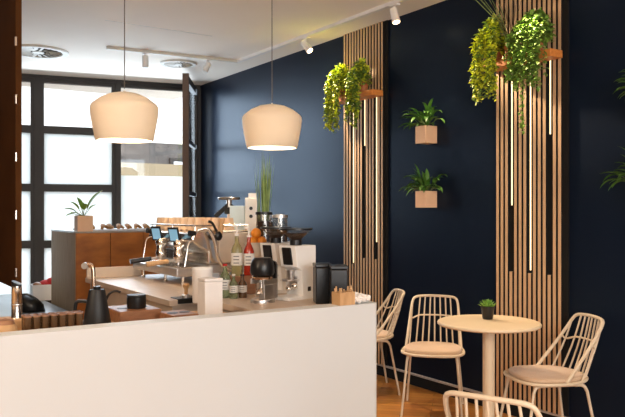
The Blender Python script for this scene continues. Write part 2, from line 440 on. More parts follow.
spot((3.25,6.98,CH-.028), (-.45,-.2,-.8), 'pale spotlight tilted beside the ceiling vent near the track corner', 12, False)
spot((3.6,5.59,CH-.028), (.16,-.45,-.55), 'lit white spotlight left of the first slatted panel', 170)
spot((3.6,4.32,CH-.028), (-.02,-.32,-.95), 'lit white spotlight above the two wall pots', 75)
spot((3.6,5.95,CH-.028), (.12,-.80,-.50), 'lit white spotlight further along the track behind the pendant cord', 0, False) if False else None
for y_, ax, pw in ((4.32,(.05,-.85,-.36),240),(3.05,(.2,.1,-.85),60),(1.78,(-.25,.5,-.8),60)):
    l = bpy.data.lights.new('spot_beam', 'SPOT'); l.energy = pw; l.color = (1,.76,.50); l.spot_size = math.radians(46); l.spot_blend = .7; l.shadow_soft_size = .03
    o = bpy.data.objects.new('spot_beam', l); col.objects.link(o); o.location = (3.6,y_,CH-.2); o.rotation_euler = Vector(ax).to_track_quat('-Z','Y').to_euler()

def vent(px, py, r, lab):
    p = at(px, py, CH-.005); t = thing('ceiling_vent', lab, 'vent', (p.x,p.y,CH), 0, 'round swirl vents in the ceiling')
    MB().lathe([(r,0),(r,-.008),(r*.96,-.02),(r*.80,-.02),(r*.78,-.006),(0,-.006),(0,0)], 48).build('rim', M['vent'], t, smooth=True)
    MB().lathe([(0,-.0065),(r*.77,-.0065),(r*.77,-.008),(0,-.008)], 40).build('backing', M['felt'], t)
    m = MB()
    for i in range(20):
        a = 2*PI*i/20
        rin, rout = (.25 if i % 2 else .4)*r, .77*r
        m.obox((math.cos(a)*(rin+rout)/2, math.sin(a)*(rin+rout)/2, -.013), (rout-rin, .060*r*2, .005), Matrix.Rotation(a,3,'Z')@Matrix.Rotation(.35,3,'X'))
    m.lathe([(0,-.012),(.2*r,-.012),(.2*r,-.02),(0,-.02)], 20)
    m.build('blade', M['vent'], t)
vent(38, 51.5, .30, 'larger round ceiling vent near the brown panel')
vent(178.5, 63.5, .20, 'smaller round ceiling vent near the track corner')

def pendant(px, D, lab):
    p = at_d(px, D); t = thing('pendant_lamp', lab, 'lamp', (p.x,p.y,1.892), 0, 'cream pendant lamps above the counter')
    pr = [(.186,0),(.192,.01),(.205,.08),(.2195,.16),(.224,.205),(.222,.228),(.212,.245),(.16,.285),(.10,.312),(.05,.323),(.018,.328)]
    inn = [(r-.006, h-.004 if i else h) for i, (r, h) in enumerate(pr)][::-1]
    MB().lathe(pr+[(0,.328)], 64).build('shade', M['shade'], t, smooth='all')
    MB().lathe([(.186,0)]+[(max(r,0.0),h) for r,h in inn[::-1]][0:]+[(0,.322)], 64).build('shade_lining', M['shade'], t, smooth='all')
    MB().lathe([(0,.32),(.02,.32),(.02,.24),(.0,.24)], 16).build('socket', M['black'], t)
    MB().ball((0,0,.245), .03).build('bulb', M['bulb'], t, smooth=True)
    MB().lathe([(.0,.327),(.008,.327),(.006,.338),(0,.338)], 16).build('cord_grip', M['shade'], t)
    MB().tube([(0,0,.35),(0,0,CH-1.88)], .0035, 8).build('cord', M['cord'], t)
    MB().lathe([(0,CH-1.88),(.05,CH-1.88),(.05,CH-1.88-.025),(0,CH-1.88-.025)], 24).build('ceiling_rose', M['white'], t)
    l = bpy.data.lights.new('bulb_light', 'POINT'); l.energy = 13; l.color = (1,.88,.74); l.shadow_soft_size = .05
    o = bpy.data.objects.new('bulb_light', l); col.objects.link(o); o.parent = t; o.location = (0,0,.20)
pendant(124.5, 4.84, 'cream dome pendant lamp hanging in front of the street window')
pendant(272, 5.40, 'cream dome pendant lamp hanging in front of the navy wall')

# ------------------------------------------------------------------ slatted panels and shelves
def slat_panel(y0, lab, leds, W_=.59):
    t = thing('slat_panel', lab, 'wall panel', (WX, y0, 0), 0, None)
    p = W_/14
    MB().box(-.014,-.001,-.035,W_,.099,CH-.001).build('backing', M['felt'], t)
    for i in range(14):
        yy = W_-(i+.5)*p
        if i in leds:
            zt, zb = 2.42, leds[i]
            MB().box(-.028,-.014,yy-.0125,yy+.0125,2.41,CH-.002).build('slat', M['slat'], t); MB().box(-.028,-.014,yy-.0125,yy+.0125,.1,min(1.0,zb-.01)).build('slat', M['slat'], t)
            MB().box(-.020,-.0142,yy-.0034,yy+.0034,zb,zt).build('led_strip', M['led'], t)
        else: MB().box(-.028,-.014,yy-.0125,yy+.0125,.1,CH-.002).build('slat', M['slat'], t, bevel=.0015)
    return t
slat_panel(4.82, 'oak slatted wall panel behind the bar, left of the wall pots', {3:.95, 7:2.0, 11:1.15})
slat_panel(2.995, 'oak slatted wall panel behind the round table', {3:1.46, 7:1.02, 11:1.925}, .565)
def paint_side_shade():  # shade on the slat sides painted in as black
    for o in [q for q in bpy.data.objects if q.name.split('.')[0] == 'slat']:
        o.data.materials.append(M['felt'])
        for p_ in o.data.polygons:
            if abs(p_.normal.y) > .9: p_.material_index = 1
paint_side_shade()
def shelf(y0, lab):
    o = MB().box(-.15,-.029,0,.585,-.05,0).build('wall_shelf', M['shelf'], bevel=.003); o.location = (WX, y0, 2.455); tag(o, lab, 'shelf')
shelf(4.822, 'orange wood shelf on the left slatted panel under trailing plants')
shelf(2.99, 'orange wood shelf on the right slatted panel under trailing plants')

def trailing(px, xw, lab, cat, main, second, rx, up, down, n, potr=.05, loc=None, seed=1, lfs=.021, tail=None):
    rnd = random.Random(seed)
    y = loc; t = thing('trailing_plant', lab, cat, (xw, y, 2.456), 0, 'trailing plants on the wall shelves')
    MB().lathe([(0,0),(potr*.75,0),(potr,.085),(potr*.9,.085),(potr*.85,.07),(0,.07)], 24).build('pot', M['terra'], t, smooth=True)
    MB().lathe([(0,.07),(potr*.84,.07),(potr*.84,.074),(0,.074)], 16).build('soil', M['soil'], t)
    A, B, S = MB(), MB(), MB()
    def lf(m, p, d, sz):
        d = (d+Vector((rnd.uniform(-1,1),rnd.uniform(-1,1),rnd.uniform(-.6,.8)))*.9).normalized()
        m.leaf(p, d, sz*1.7, sz*1.25, .5, n=3, up=Vector((rnd.uniform(-.5,.5),rnd.uniform(-.5,.5),1)).normalized(), fold=.15)
    # each strand rises out of the pot, arches over and hangs
    for i in range(n):
        a = rnd.uniform(0, 2*PI); rr = rx*(.35+.65*rnd.random()**.6)
        # keep off the wall
        ex = -abs(math.cos(a))*rr*.8+.04 if math.cos(a) > .1 else math.cos(a)*rr*.8
        ey = math.sin(a)*rr
        topz = .09+up*(.45+.55*rnd.random())*(1-.35*rr/rx)
        dn = down*(.35+.65*rnd.random()) if (abs(ey) > .3*rx or ex < -.06) else .03
        ex = min(ex, .06)
        if dn > .05 and ex > -.085: ex = -.09-rnd.random()*.03
        pts = [Vector((0,0,.07)), Vector((ex*.35,ey*.4,topz)), Vector((ex*.8,ey*.85,topz*.92)), Vector((ex,ey,topz*.5)), Vector((ex,ey,-.02)) ]
        if dn > .05: pts += [Vector((ex+rnd.uniform(-.015,.005),ey+rnd.uniform(-.02,.02),-dn*.5)), Vector((ex,ey+rnd.uniform(-.02,.02),-dn))]
        pts = smoothpath(pts, 2)
        S.tube(pts[::2]+[pts[-1]], .0012, 4)
        acc = 0
        for p, q in zip(pts, pts[1:]):
            seg = (q-p).length; acc += seg
            while acc > .010:
                acc -= .010
                k = rnd.random(); pp = p.lerp(q, k)+Vector((rnd.uniform(-.012,.004),rnd.uniform(-.014,.014),0))
                if pp.x > .1: continue
                lf(B if (rnd.random() < .35) else A, pp, (q-p).normalized()*.3+Vector((-.4,rnd.uniform(-1,1),.1)), lfs*rnd.uniform(.7,1.15))
    for i in range(int(800*rx*up/.024)):
        a = rnd.uniform(0,2*PI); el = rnd.uniform(-.35,1.45); k = rnd.uniform(.6,1)
        q = Vector((math.cos(a)*math.cos(el)*.085*k-.02, math.sin(a)*math.cos(el)*rx*.85*k, .10+math.sin(el)*(up-.02)*k))
        if q.x > .085: continue
        lf(B if rnd.random() < .35 else A, q, Vector((q.x,q.y,q.z-.1)), lfs*rnd.uniform(.8,1.3))
    if tail:
        pts = smoothpath([(-.10,tail[0],.0),(-.115,tail[0]-.01,-.1),(-.11,tail[0]+.01,-.3),(-.11,tail[0],-tail[1])],2)
        for q in range(3):
            S.tube([p+Vector((0,q*.012-.012,0)) for p in pts], .0012, 4)
            for p in pts:
                for _ in range(3): lf(B, p+Vector((0,q*.012-.012,rnd.uniform(-.03,.03))), Vector((-.3,rnd.uniform(-1,1),-.3)), lfs*.7)
    for mm in (A,B,S):
        for v in mm.b.verts: v.co.x = min(v.co.x, .084)
    A.build('foliage', main, t, double=True); B.build('accent_foliage', second, t, double=True); S.build('stem', M['stem'], t)
trailing(0, 3.80, 'bright yellow-green trailing plant, leftmost on the left slatted panel shelf', 'plant', M['leafY'], M['leafM'], .095, .20, .34, 34, loc=5.27, seed=3)
trailing(0, 3.80, 'darker bushy trailing plant right of the yellow one, left panel shelf', 'plant', M['leafM'], M['leafY'], .082, .19, .33, 30, loc=4.985, seed=5)
trailing(0, 3.80, 'bright yellow-green trailing plant, leftmost on the right slatted panel shelf', 'plant', M['leafY'], M['leafM'], .095, .22, .30, 36, loc=3.47, seed=8)
trailing(0, 3.80, 'wide dark green trailing plant with a long strand, right slatted panel shelf', 'plant', M['leafM'], M['leafL'], .145, .185, .27, 52, loc=3.125, seed=11, tail=(.02,.50))
# twiggy plant in terracotta pot
t = thing('twig_plant', 'thin twiggy plant in small terracotta pot between the two trailing plants', 'plant', (3.80,3.34,2.456))
MB().lathe([(0,0),(.035,0),(.045,.085),(.04,.085),(.038,.07),(0,.07)],20).build('pot', M['terra'], t, smooth=True)
m = MB(); rnd = random.Random(4)
for i in range(26):
    a = rnd.uniform(-.9,.9); b_ = rnd.uniform(-.5,.1)
    m.tube(smoothpath([(0,0,.06),(b_*.06,a*.05,.2),(b_*.22-.01,a*.16,.32+rnd.random()*.2)],1), .0022, 4, r2=.0008)
m.build('twigs', M['twig'], t)
m = MB()
for i in range(9):
    a = rnd.uniform(.2,1); m.tube(smoothpath([(0,0,.06),(-.03,a*.08,.25),(-.10,a*.25,.45)],1), .003, 4, r2=.001)
m.build('grey_stems', M['grass'], t)

# wall pots -----------------------------------------------------------
def wallpot(y0, z0, h, lab, seed, s=.12, spread=1):
    rnd = random.Random(seed); t = thing('wall_planter', lab, 'plant', (WX, y0, z0), 0, 'square wall pots with leafy plants')
    m = MB(); wl = .008
    m.box(-s,-.002,0,s,0,.01).box(-s,-s+wl,0,s,.01,h).box(-.01,-.002,0,s,.01,h).box(-s+wl,-.01,0,wl,.01,h).box(-s+wl,-.01,s-wl,s,.01,h)
    m.build('pot', M['pink'], t)
    MB().box(-s+wl,-.01,wl,s-wl,h-.03,h-.015).build('soil', M['soil'], t)
    m = MB(); S = MB()
    for i in range(40):
        a = rnd.uniform(PI*.5, PI*1.5) if rnd.random() < .75 else rnd.uniform(0, 2*PI)
        el = rnd.uniform(.35, 1.35); d = Vector((math.cos(a)*math.cos(el), math.sin(a)*math.cos(el)*1.25, math.sin(el)))
        if d.x > .1: d.x = .05
        b0 = Vector((-s/2+rnd.uniform(-.02,.02), s/2+rnd.uniform(-.02,.02), h-.02))
        pl = rnd.uniform(.03,.13)*spread; p1 = b0+d*pl
        S.tube([b0, b0+d*pl*.5+Vector((0,0,.005)), p1], .0018, 5)
        m.leaf(p1, d, rnd.uniform(.10,.16)*spread, rnd.uniform(.028,.042)*spread, rnd.uniform(.5,1.5), n=6)
    for v in m.b.verts:
        if v.co.x > -.004: v.co.x = -.004-.01*rnd.random()
    m.build('foliage', M['leafG'], t, double=True, smooth='all'); S.build('stem', M['stem'], t)
wallpot(4.185, 1.951, .135, 'square pink wall pot with leafy plant, upper of the left pair', 2)
wallpot(4.185, 1.447, .130, 'square pink wall pot with leafy plant, lower of the left pair', 9)
wallpot(2.335, 1.935, .13, 'leafy wall pot at the right photo edge, upper one', 14, spread=1.1)
wallpot(2.335, 1.44, .13, 'leafy wall pot at the right photo edge, lower one', 21, spread=1.1)

# ------------------------------------------------------------------ counter, benches
hw = thing('half_wall_counter', 'tall plain white counter front wall in the foreground', 'counter', (2.252, 2.82, 0))
pts = [(-3.6,0)]
for i in range(7): a = -PI/2+i*PI/12; pts.append((-.035+.035*math.cos(a), .035+.035*math.sin(a)))
for i in range(7): a = i*PI/12; pts.append((-.035+.035*math.cos(a), .065+.035*math.sin(a)))
pts.append((-3.6,.10))
MB().prism(pts, 0, .962).build('wall_panel', M['counter'], hw, smooth=True)

BZ = .92
sb = thing('service_bench', 'pale wooden worktop bench holding espresso machine and grinders', 'bench', (1.54, 3.0, 0))
P_ = [(0,.80),(.20,.80),(.20,.02),(.81,.02),(.81,.6),(1.21,1.05),(1.21,2.45),(0,2.45)]
MB().prism(P_, BZ-.035, BZ).build('worktop', M['bench'], sb, bevel=.003)
MB().prism([(.03,.83),(.23,.83),(.23,.05),(.78,.05),(.78,.62),(1.18,1.08),(1.18,2.42),(.03,2.42)], 0, BZ-.035).build('cabinet', M['benchside'], sb)
o = MB().box(.0,.42,0,.02,0,.075).build('splash_upstand', M['benchside'], bevel=.002); o.location = (1.54,5.40,BZ+.0005); tag(o,'low beige upstand board at the far end of the bench','board')
lb = thing('prep_bench', 'light wooden prep bench just behind the white counter wall', 'bench', (1.72, 2.925, 0))
MB().box(-3.0,0,0,.68,.85,.88).build('worktop', M['lwood'], lb, bevel=.003)
MB().box(-2.98,-.02,.0,.66,0,.85).build('cabinet', M['benchside'], lb)

# ------------------------------------------------------------------ back cabinet + window bench
bc = thing('back_cabinet', 'tall wood cabinet with orange-brown doors under the street window', 'cabinet', (1.90, 7.05, 0))
MB().box(0,1.35,.02,.95,0,1.205).build('body', M['greywood'], bc)
MB().box(-.005,1.355,-.002,.955,1.206,1.225).build('top_slab', M['marble'], bc, bevel=.003)
for i in range(4):
    MB().box(.006+i*.336,.336+i*.336,0,.02,.08,1.203).build('door', M['veneer'], bc, bevel=.002)
wb = thing('window_bench', 'low grey-blue bench below the street window, left of the cabinet', 'bench', (-2.2, 7.0, 0))
MB().box(0,4.06,0,1.95,.41,.45).build('bench_top', M['winbench'], wb, bevel=.004)
MB().box(0.02,4.04,.05,1.9,0,.41).build('base', M['black'], wb)

# brown hinged panel hanging from the ceiling, left edge
bp = thing('folding_panel', 'dark brown hinged panel hanging at the left edge of the view', 'panel', (1.0, 5.1, 0))
MB().box(-.02,.02,0,.78,.90,CH-.001).build('leaf', M['brownp'], bp, bevel=.002)
for i in range(6):
    z = .98+i*.385
    if z < CH-.05: MB().lathe([(0,z),(.008,z),(.008,z+.06),(0,z+.06)],10,c=(-.018,-.006,0)).box(-.0215,-.012,-.0045,.010,z+.01,z+.045).build('hinge', M['chrome'], bp)
MB().box(-.019,.019,-.004,0,.90,CH-.001).build('edge_strip', M['brownp'], bp)

# ------------------------------------------------------------------ espresso machine
em = thing('espresso_machine', 'large polished steel two-group espresso machine on the bench', 'coffee machine', (1.92, 4.50, BZ))
# local: x 0 front (barista) .. .53 back, y 0 near .. .87 far
for y in (.05,.36,.80):
    for x in (.02,.45): MB().lathe([(0,0),(.014,0),(.010,.012),(.010,.10),(0,.10)],12,c=(x,y,0)).build('foot', M['chrome'], em)
MB().box(-.045,.20,-.0,.86,.060,.115).build('drip_tray', M['steel'], em, bevel=.006)
m = MB()
for i in range(28): m.box(-.02,.19,.012+i*.03,.024+i*.03,.115,.121)
m.build('tray_grate', M['chrome'], em)
MB().box(.20,.50,.0,.86,.075,.13).build('lower_body', M['steel'], em, bevel=.006)
# main hull: a side profile extruded along y
prof = [(.19,.13),(.50,.13),(.53,.20),(.53,.33),(.50,.365),(.12,.365),(.08,.345),(.07,.30),(.13,.25),(.19,.22)]
m = MB(); lo = [m.b.verts.new((x,.02,z)) for x,z in prof]; hi = [m.b.verts.new((x,.84,z)) for x,z in prof]
for i in range(len(prof)): m.b.faces.new((lo[i],lo[(i+1)%len(prof)],hi[(i+1)%len(prof)],hi[i]))
m.b.faces.new(lo); m.b.faces.new(hi[::-1])
m.build('hull', M['chrome'], em, bevel=.012, seg=3)
MB().box(.27,.525,.005,.019,.14,.35).build('side_panel', M['creamp'], em, bevel=.008)
# chrome side hoop
MB().tube(smoothpath([(.10,-.012,.37),(.17,-.03,.39),(.22,-.035,.30),(.24,-.035,.15),(.34,-.035,.085),(.42,-.02,.085)],3), .013, 10).build('side_hoop', M['chrome'], em, smooth=True)
m = MB(); m.box(.10,.50,.01,.02,.385,.39)
m = MB().tube([(.09,.02,.40),(.50,.02,.40),(.50,.84,.40),(.09,.84,.40)], .006, 8, closed=True)
for x,y in ((.1,.03),(.49,.03),(.49,.83),(.1,.83),(.1,.43)): m.tube([(x,y,.36),(x,y,.40)],.005,6)
m.build('cup_rail', M['chrome'], em, smooth=True)
def group(y, hm):
    g = MB().lathe([(0,.16),(.036,.16),(.040,.17),(.040,.205),(.034,.215),(.034,.27),(0,.27)],24,c=(.075,y,0)).ball((.075,y,.27),.042).tube([(.075,y,.27),(.16,y,.29)],.03,12).build('group_head', M['chrome'], em, smooth=True)
    MB().tube([(.09,y-.05,.26),(.06,y-.055,.23),(.075,y-.05,.19)],.006,8).build('bolt', M['steel'], g)
    p = MB().lathe([(0,.135),(.030,.14),(.036,.15),(.036,.168),(0,.168)],24,c=(.075,y,0)).tube([(.05,y+.01,.155),(.0,y+.02,.148)],.009,8).tube([(.075,y,.14),(.07,y,.12)],.008,8).build('portafilter', M['steel'], em, smooth=True)
    MB().tube(smoothpath([(.005,y+.02,.149),(-.06,y+.035,.140),(-.145,y+.05,.130)],1),.016,12,r2=.019).build('handle', hm, p, smooth=True)
    R = Matrix.Rotation(.75,3,'Z')@Matrix.Rotation(-.40,3,'Y')
    MB().obox((.035,y-.01,.335),(.012,.080,.112),R).build('display', M['blackp'], em, bevel=.004)
    d = MB().obox(Vector((.035,y-.01,.335))+R@Vector((-.0075,0,0)),(.004,.060,.084),R).build('display_screen', M['screen'], em)
group(.58, M['blackp']); group(.25, M['lwood'])
# steam wands with levers
for y in (.03,.83):
    w1 = MB().tube(smoothpath([(.10,y,.30),(.05,y,.29),(.035,y-.01,.2),(.02,y-.01,.125)],2),.006,8).build('steam_wand', M['chrome'], em, smooth=True)
    MB().tube([(.10,y,.345),(.055,y,.35)],.02,12).build('knob', M['blackp'], w1)
MB().tube([(.26,-.03,.335),(.275,-.035,.445)],.014,10,r2=.017).build('steam_lever', M['lwood'], em, smooth=True)
MB().tube(smoothpath([(.27,-.03,.32),(.23,-.035,.36),(.20,-.035,.42),(.17,-.03,.43)],2),.009,8).ball((.245,-.035,.33),.028,(1,.6,1.2)).build('lever_joint', M['blackp'], em, smooth=True)

# cups standing upside down on the machine
cupo = MB().lathe([(.040,0),(.041,.004),(.039,.006),(.028,.085),(0,.085)],22).build('paper_cup', M['cup'], smooth=True)
labs = {}
spots_ = []
for r_ in range(3):
    for c_ in range(7): spots_.append((.15+r_*.115, .075+c_*.118-(r_%2)*.03))
cnt = 0
for i, (x, y) in enumerate(spots_):
    nst = 2 if (i*7) % 5 in (0,2) else 1
    o = cupo if i == 0 else cupo.copy()
    if i: col.objects.link(o)
    o.location = (1.92+x, 4.50+y, BZ+.366); tag(o, 'tan paper cup turned upside down on top of the espresso machine', 'cup', 'upside-down paper cups on the espresso machine')

# ------------------------------------------------------------------ grinders
def grinder(px, D, lab, s=1.0, rz=.25):
    p = at_d(px, D); t = thing('coffee_grinder', lab, 'coffee grinder', (p.x,p.y,BZ), rz, 'white coffee grinders on the bench')
    # local front is -x side; profile in x,z extruded in y
    prof = [(-.13,0),(.09,0),(.09,.30),(.085,.305),(-.085,.305),(-.065,.185),(-.03,.165),(-.02,.02),(-.13,.02)]
    m = MB(); lo = [m.b.verts.new((x,-.065,z)) for x,z in prof]; hi = [m.b.verts.new((x,.065,z)) for x,z in prof]
    for i in range(len(prof)): m.b.faces.new((lo[i],lo[(i+1)%len(prof)],hi[(i+1)%len(prof)],hi[i]))
    m.b.faces.new(lo); m.b.faces.new(hi[::-1])
    m.build('body', M['whitee'], t, bevel=.006, seg=3)
    R = Matrix.Rotation(-.17,3,'Y')
    MB().obox((-.080,0,.245),(.012,.070,.10),R).build('display', M['blackp'], t, bevel=.01)
    MB().lathe([(0,-.06),(.018,-.055),(.024,0),(0,0)],16,c=(-.05,0,.165)).build('chute', M['steel'], t, smooth=True)
    m = MB().tube(smoothpath([(-.02,-.04,.11),(-.10,-.035,.11),(-.11,0,.11),(-.10,.035,.11),(-.02,.04,.11)],1),.005,8).box(-.03,-.018,-.03,.03,.06,.13)
    m.build('portafilter_fork', M['steel'], t)
    MB().ball((-.035,-.015,.075),.022).ball((-.05,.018,.06),.018).build('knob', M['chrome'], t, smooth=True)
    MB().box(.02,.045,-.068,-.064,.045,.07).build('badge', M['blackp'], t, bevel=.002)
    MB().lathe([(0,.305),(.035,.305),(.035,.335),(0,.335)],20,c=(-.01,0,0)).build('collar', M['blackp'], t)
    h = MB().lathe([(.030,.335),(.034,.345),(.088,.385),(.092,.392)],28,c=(-.01,0,0)).build('hopper', jarglass, t, smooth=True)
    MB().lathe([(0,.336),(.028,.336),(.066,.372),(0,.374)],24,c=(-.01,0,0)).build('bean_fill', M['beans'], h)
    MB().lathe([(0,.392),(.095,.392),(.095,.402),(0,.404)],28,c=(-.01,0,0)).build('lid', M['blackp'], h, smooth=True)
    return t
grinder(297, 4.12, 'white coffee grinder nearest the black boxes, with flat dark bean hopper')
grinder(277, 4.42, 'white coffee grinder standing directly behind the nearest one')
# tamping machine, black dome
p = at_d(263, 3.95); t = thing('tamping_machine', 'small chrome coffee tamping machine with black domed top', 'coffee machine', (p.x,p.y,BZ), .3)
MB().prism([(.075*math.cos(2*PI*i/24), .062*math.sin(2*PI*i/24)) for i in range(24)],0,.022,.006).build('base', M['steel'], t, smooth=True)
MB().box(.02,.062,-.05,.05,.022,.13).box(-.05,.06,-.052,-.040,.1,.13).box(-.05,.06,.040,.052,.1,.13).box(-.045,.03,-.052,-.044,.022,.1).build('body', M['steel'], t, bevel=.004)
MB().lathe([(0,.128),(.055,.128),(.058,.14),(.05,.15),(0,.15)],24,c=(-.005,0,0)).build('collar', M['copper'], t, smooth=True)
MB().lathe([(.062,.15),(.068,.165),(.066,.20),(.058,.232),(.045,.245),(0,.248)],28,c=(-.005,0,0)).build('dome', M['blackp'], t, smooth=True)
MB().lathe([(0,.05),(.026,.05),(.028,.075),(.01,.08),(.008,.13),(0,.13)],20,c=(-.012,0,0)).build('tamper', M['chrome'], t, smooth=True)
MB().prism([(.05,-.05),(.085,-.03),(.09,.03),(.05,.05),(.04,0)],.022,.225,.02).build('rear_shell', M['blackp'], t, smooth=True)
MB().tube([(-.02,-.0,.055),(-.07,-.02,.05),(-.10,-.03,.048)],.008,10).build('portafilter_rest', M['chrome'], t)
# pitcher/knock black body right behind
p = at_d(279, 4.2); t = None

# black boxes
p = at_d(322.5, 3.93); bx = thing('black_canister', 'glossy black square box, left of two beside the grinder', 'box', (p.x,p.y,BZ), -.45, 'two black boxes beside the grinders')
MB().box(-.045,.045,-.06,.06,0,.195).build('body', M['blackp'], bx, bevel=.005); MB().box(-.047,.047,-.062,.062,.196,.215).build('lid', M['blackp'], bx, bevel=.004)
p = at_d(338.5, 3.80)
copy_tree(bx, 'glossy black square box, right of two, nearest the napkins', (p.x,p.y,BZ), -.55)

# bottles -------------------------------------------------------------
def bottle(px, D, h, r, mt, lab, cat='bottle', pump=False, capm=None, liquid=None, lz=(.25,.55), group=None, z0=0):
    p = at_d(px, D); t = thing('syrup_bottle', lab, cat, (p.x,p.y,BZ+z0), YAW*-1, group)
    MB().lathe([(0,0),(r*.95,0),(r,.01),(r,h*.60),(r*.85,h*.68),(r*.38,h*.80),(r*.34,h*.97),(0,h*.97)],24).build('glass_body', mt, t, smooth=True)
    MB().lathe([(r*1.01,h*lz[0]),(r*1.03,h*lz[0]),(r*1.03,h*lz[1]),(r*1.01,h*lz[1])],24).build('label', M['label'], t, smooth=True)
    m = MB()
    for q in range(3): m.box(-r*.5,r*.5,-r*1.06,-r*1.02,h*(lz[0]+.05+q*.08),h*(lz[0]+.07+q*.08))
    m.build('print_mark', M['ink'], t)
    if pump:
        MB().lathe([(0,h*.96),(r*.42,h*.96),(r*.42,h),(r*.16,h*1.02),(r*.16,h*1.20),(0,h*1.20)],16).box(-r*.9,r*.25,-r*.16,r*.16,h*1.18,h*1.23).build('pump', M['white'], t, bevel=.001)
    else: MB().lathe([(0,h*.96),(r*.42,h*.96),(r*.42,h*1.03),(0,h*1.03)],16).build('cap', capm or M['white'], t)
p = at_d(243, 4.36); t = tag(MB().box(-.09,.08,-.045,.045,0,.11).build('bottle_riser', M['board'], bevel=.003), 'small dark wooden riser under the two pump bottles', 'riser'); t.location = (p.x,p.y,BZ); t.rotation_euler = (0,0,-YAW)
bottle(236.8, 4.35, .25, .034, M['syrup'], 'tall pale syrup bottle with white pump and paper label', pump=True, z0=.1105)
bottle(248.8, 4.38, .24, .032, M['red'], 'red syrup bottle with white pump and label', pump=True, z0=.1105)
bottle(225, 4.16, .19, .033, M['greeng'], 'small green glass bottle, leftmost by the espresso machine', capm=M['red2'])
bottle(233.5, 4.12, .135, .025, M['greeng'], 'short green glass bottle in front of the pale syrup bottle')
bottle(242.5, 4.16, .13, .026, M['amber'], 'small dark amber bottle between pale syrup and red syrup', capm=M['blackp'])

# orange jar, canister with beans, grass vase, other machines at bench back
def jar(name, px, D, z, r, h, fill, fm, lab, lidm, cat='jar'):
    p = at_d(px, D); t = thing(name, lab, cat, (p.x,p.y,z))
    MB().lathe([(0,0),(r,0),(r,h),(r-.003,h),(r-.003,.004),(0,.004)],28).build('glass_body', jarglass, t, smooth=True)
    MB().lathe([(0,.005),(r-.005,.005),(r-.005,fill),(0,fill+.004)],24).build('bean_fill', fm, t)
    MB().lathe([(0,h),(r*1.04,h),(r*1.04,h+.018),(r*.3,h+.022),(0,h+.022)],28).build('lid', lidm, t, smooth=True)
riser = tag(MB().box(-.13,.13,-.08,.08,0,.29).build('storage_box', M['creamp'], bevel=.006), 'cream storage box behind the grinders carrying the bean jars', 'box')
p = at_d(272, 4.90); riser.location = (p.x,p.y,BZ); riser.rotation_euler = (0,0,-.55)
jar('bean_jar', 264, 4.83, BZ+.2905, .055, .185, .14, M['beans'], 'tall glass jar of coffee beans in front of the grass', M['blackp'])
jar('bean_jar', 280, 4.86, BZ+.2905, .052, .165, .09, M['beans'], 'glass jar of beans with steel lid, right of the other jar', M['steel'])
# oranges in a bowl
p = at_d(256, 4.62); bowl = thing('fruit_bowl', 'steel bowl of oranges between syrup bottles and grinders', 'bowl', (p.x,p.y,BZ))
MB().lathe([(0,0),(.045,0),(.05,.24),(.078,.30),(.075,.30),(.046,.242),(0,.238)],28).build('stand', M['creamp'], bowl, smooth=True)
for i, (dx, dy, dz) in enumerate(((-.032,-.01,.205),(.03,-.02,.208),(0,.035,.207),(.0,.0,.262))):
    o = MB().ball((0,0,0),.034).build('orange', M['orange'], smooth=True); o.location = (p.x+dx,p.y+dy,BZ+dz+.095)
    tag(o, ['orange at the left of the small fruit pile','orange at the right of the small fruit pile','orange at the back of the small fruit pile','orange on top of the small fruit pile'][i], 'orange', 'oranges in the bowl')
# grass in vase
p = at_d(264.5, 5.15); t = thing('potted_grass', 'tall upright green grass plant behind the bean jars', 'plant', (p.x,p.y,BZ))
MB().lathe([(0,0),(.055,0),(.06,.42),(.054,.42),(.05,.38),(0,.38)],24).build('pot', M['black'], t, smooth=True)
m = MB(); rnd = random.Random(6)
for i in range(60):
    a = rnd.uniform(0,2*PI); k = rnd.random(); r0 = .045*k; r1 = .05*rnd.random()
    m.leaf((r0*math.cos(a),r0*math.sin(a),.38),(r1*math.cos(a)*2.,r1*math.sin(a)*2.,1),rnd.uniform(.28,.56),.011,.03,n=5)
m.build('foliage', M['grass'], t, double=True)
# pale blue-white brewer with knobs
p = at_d(251, 5.5); t = thing('batch_brewer', 'pale blue and white box machine with dark knobs on the bench', 'coffee machine', (p.x,p.y,BZ), -.5)
MB().box(-.045,.045,-.07,.07,0,.60).build('body', M['whitee'], t, bevel=.006)
MB().box(-.16,-.046,-.05,.05,0,.54).build('side_tank', M['paleblue'], t, bevel=.005)
MB().box(-.02,.045,-.05,.05,.601,.635).build('top_hatch', M['whitee'], t, bevel=.004)
MB().box(.046,.075,-.06,.06,0,.50).build('rear_grille', M['black'], t, bevel=.004)
for z in (.46,.52): MB().lathe([(0,-.07),(.014,-.07),(.012,-.09),(0,-.09)],16,c=(.0,0,z),axis='Y').build('knob', M['blackp'], t)
# scale / steel disc on black yoke
p = at_d(229, 5.85); t = thing('pour_over_stand', 'steel disc on a black V-shaped stand behind the cups', 'stand', (p.x,p.y,BZ), -.58)
MB().lathe([(0,0),(.05,0),(.05,.015),(.016,.02),(.016,.50),(0,.50)],20).build('column', M['creamp'], t, smooth=True)
MB().lathe([(0,.590),(.085,.592),(.092,.604),(.088,.612),(0,.612)],32).lathe([(0,.53),(.022,.53),(.022,.592),(0,.592)],20).build('disc', M['steel'], t, smooth=True)
m = MB()
for sx in (-1,1):
    m.obox((sx*.06,0,.500),(.14,.03,.036),Matrix.Rotation(sx*.72,3,'Y'))
m.box(-.035,.035,-.017,.017,.475,.545)
m.build('yoke', M['blackp'], t, bevel=.003)
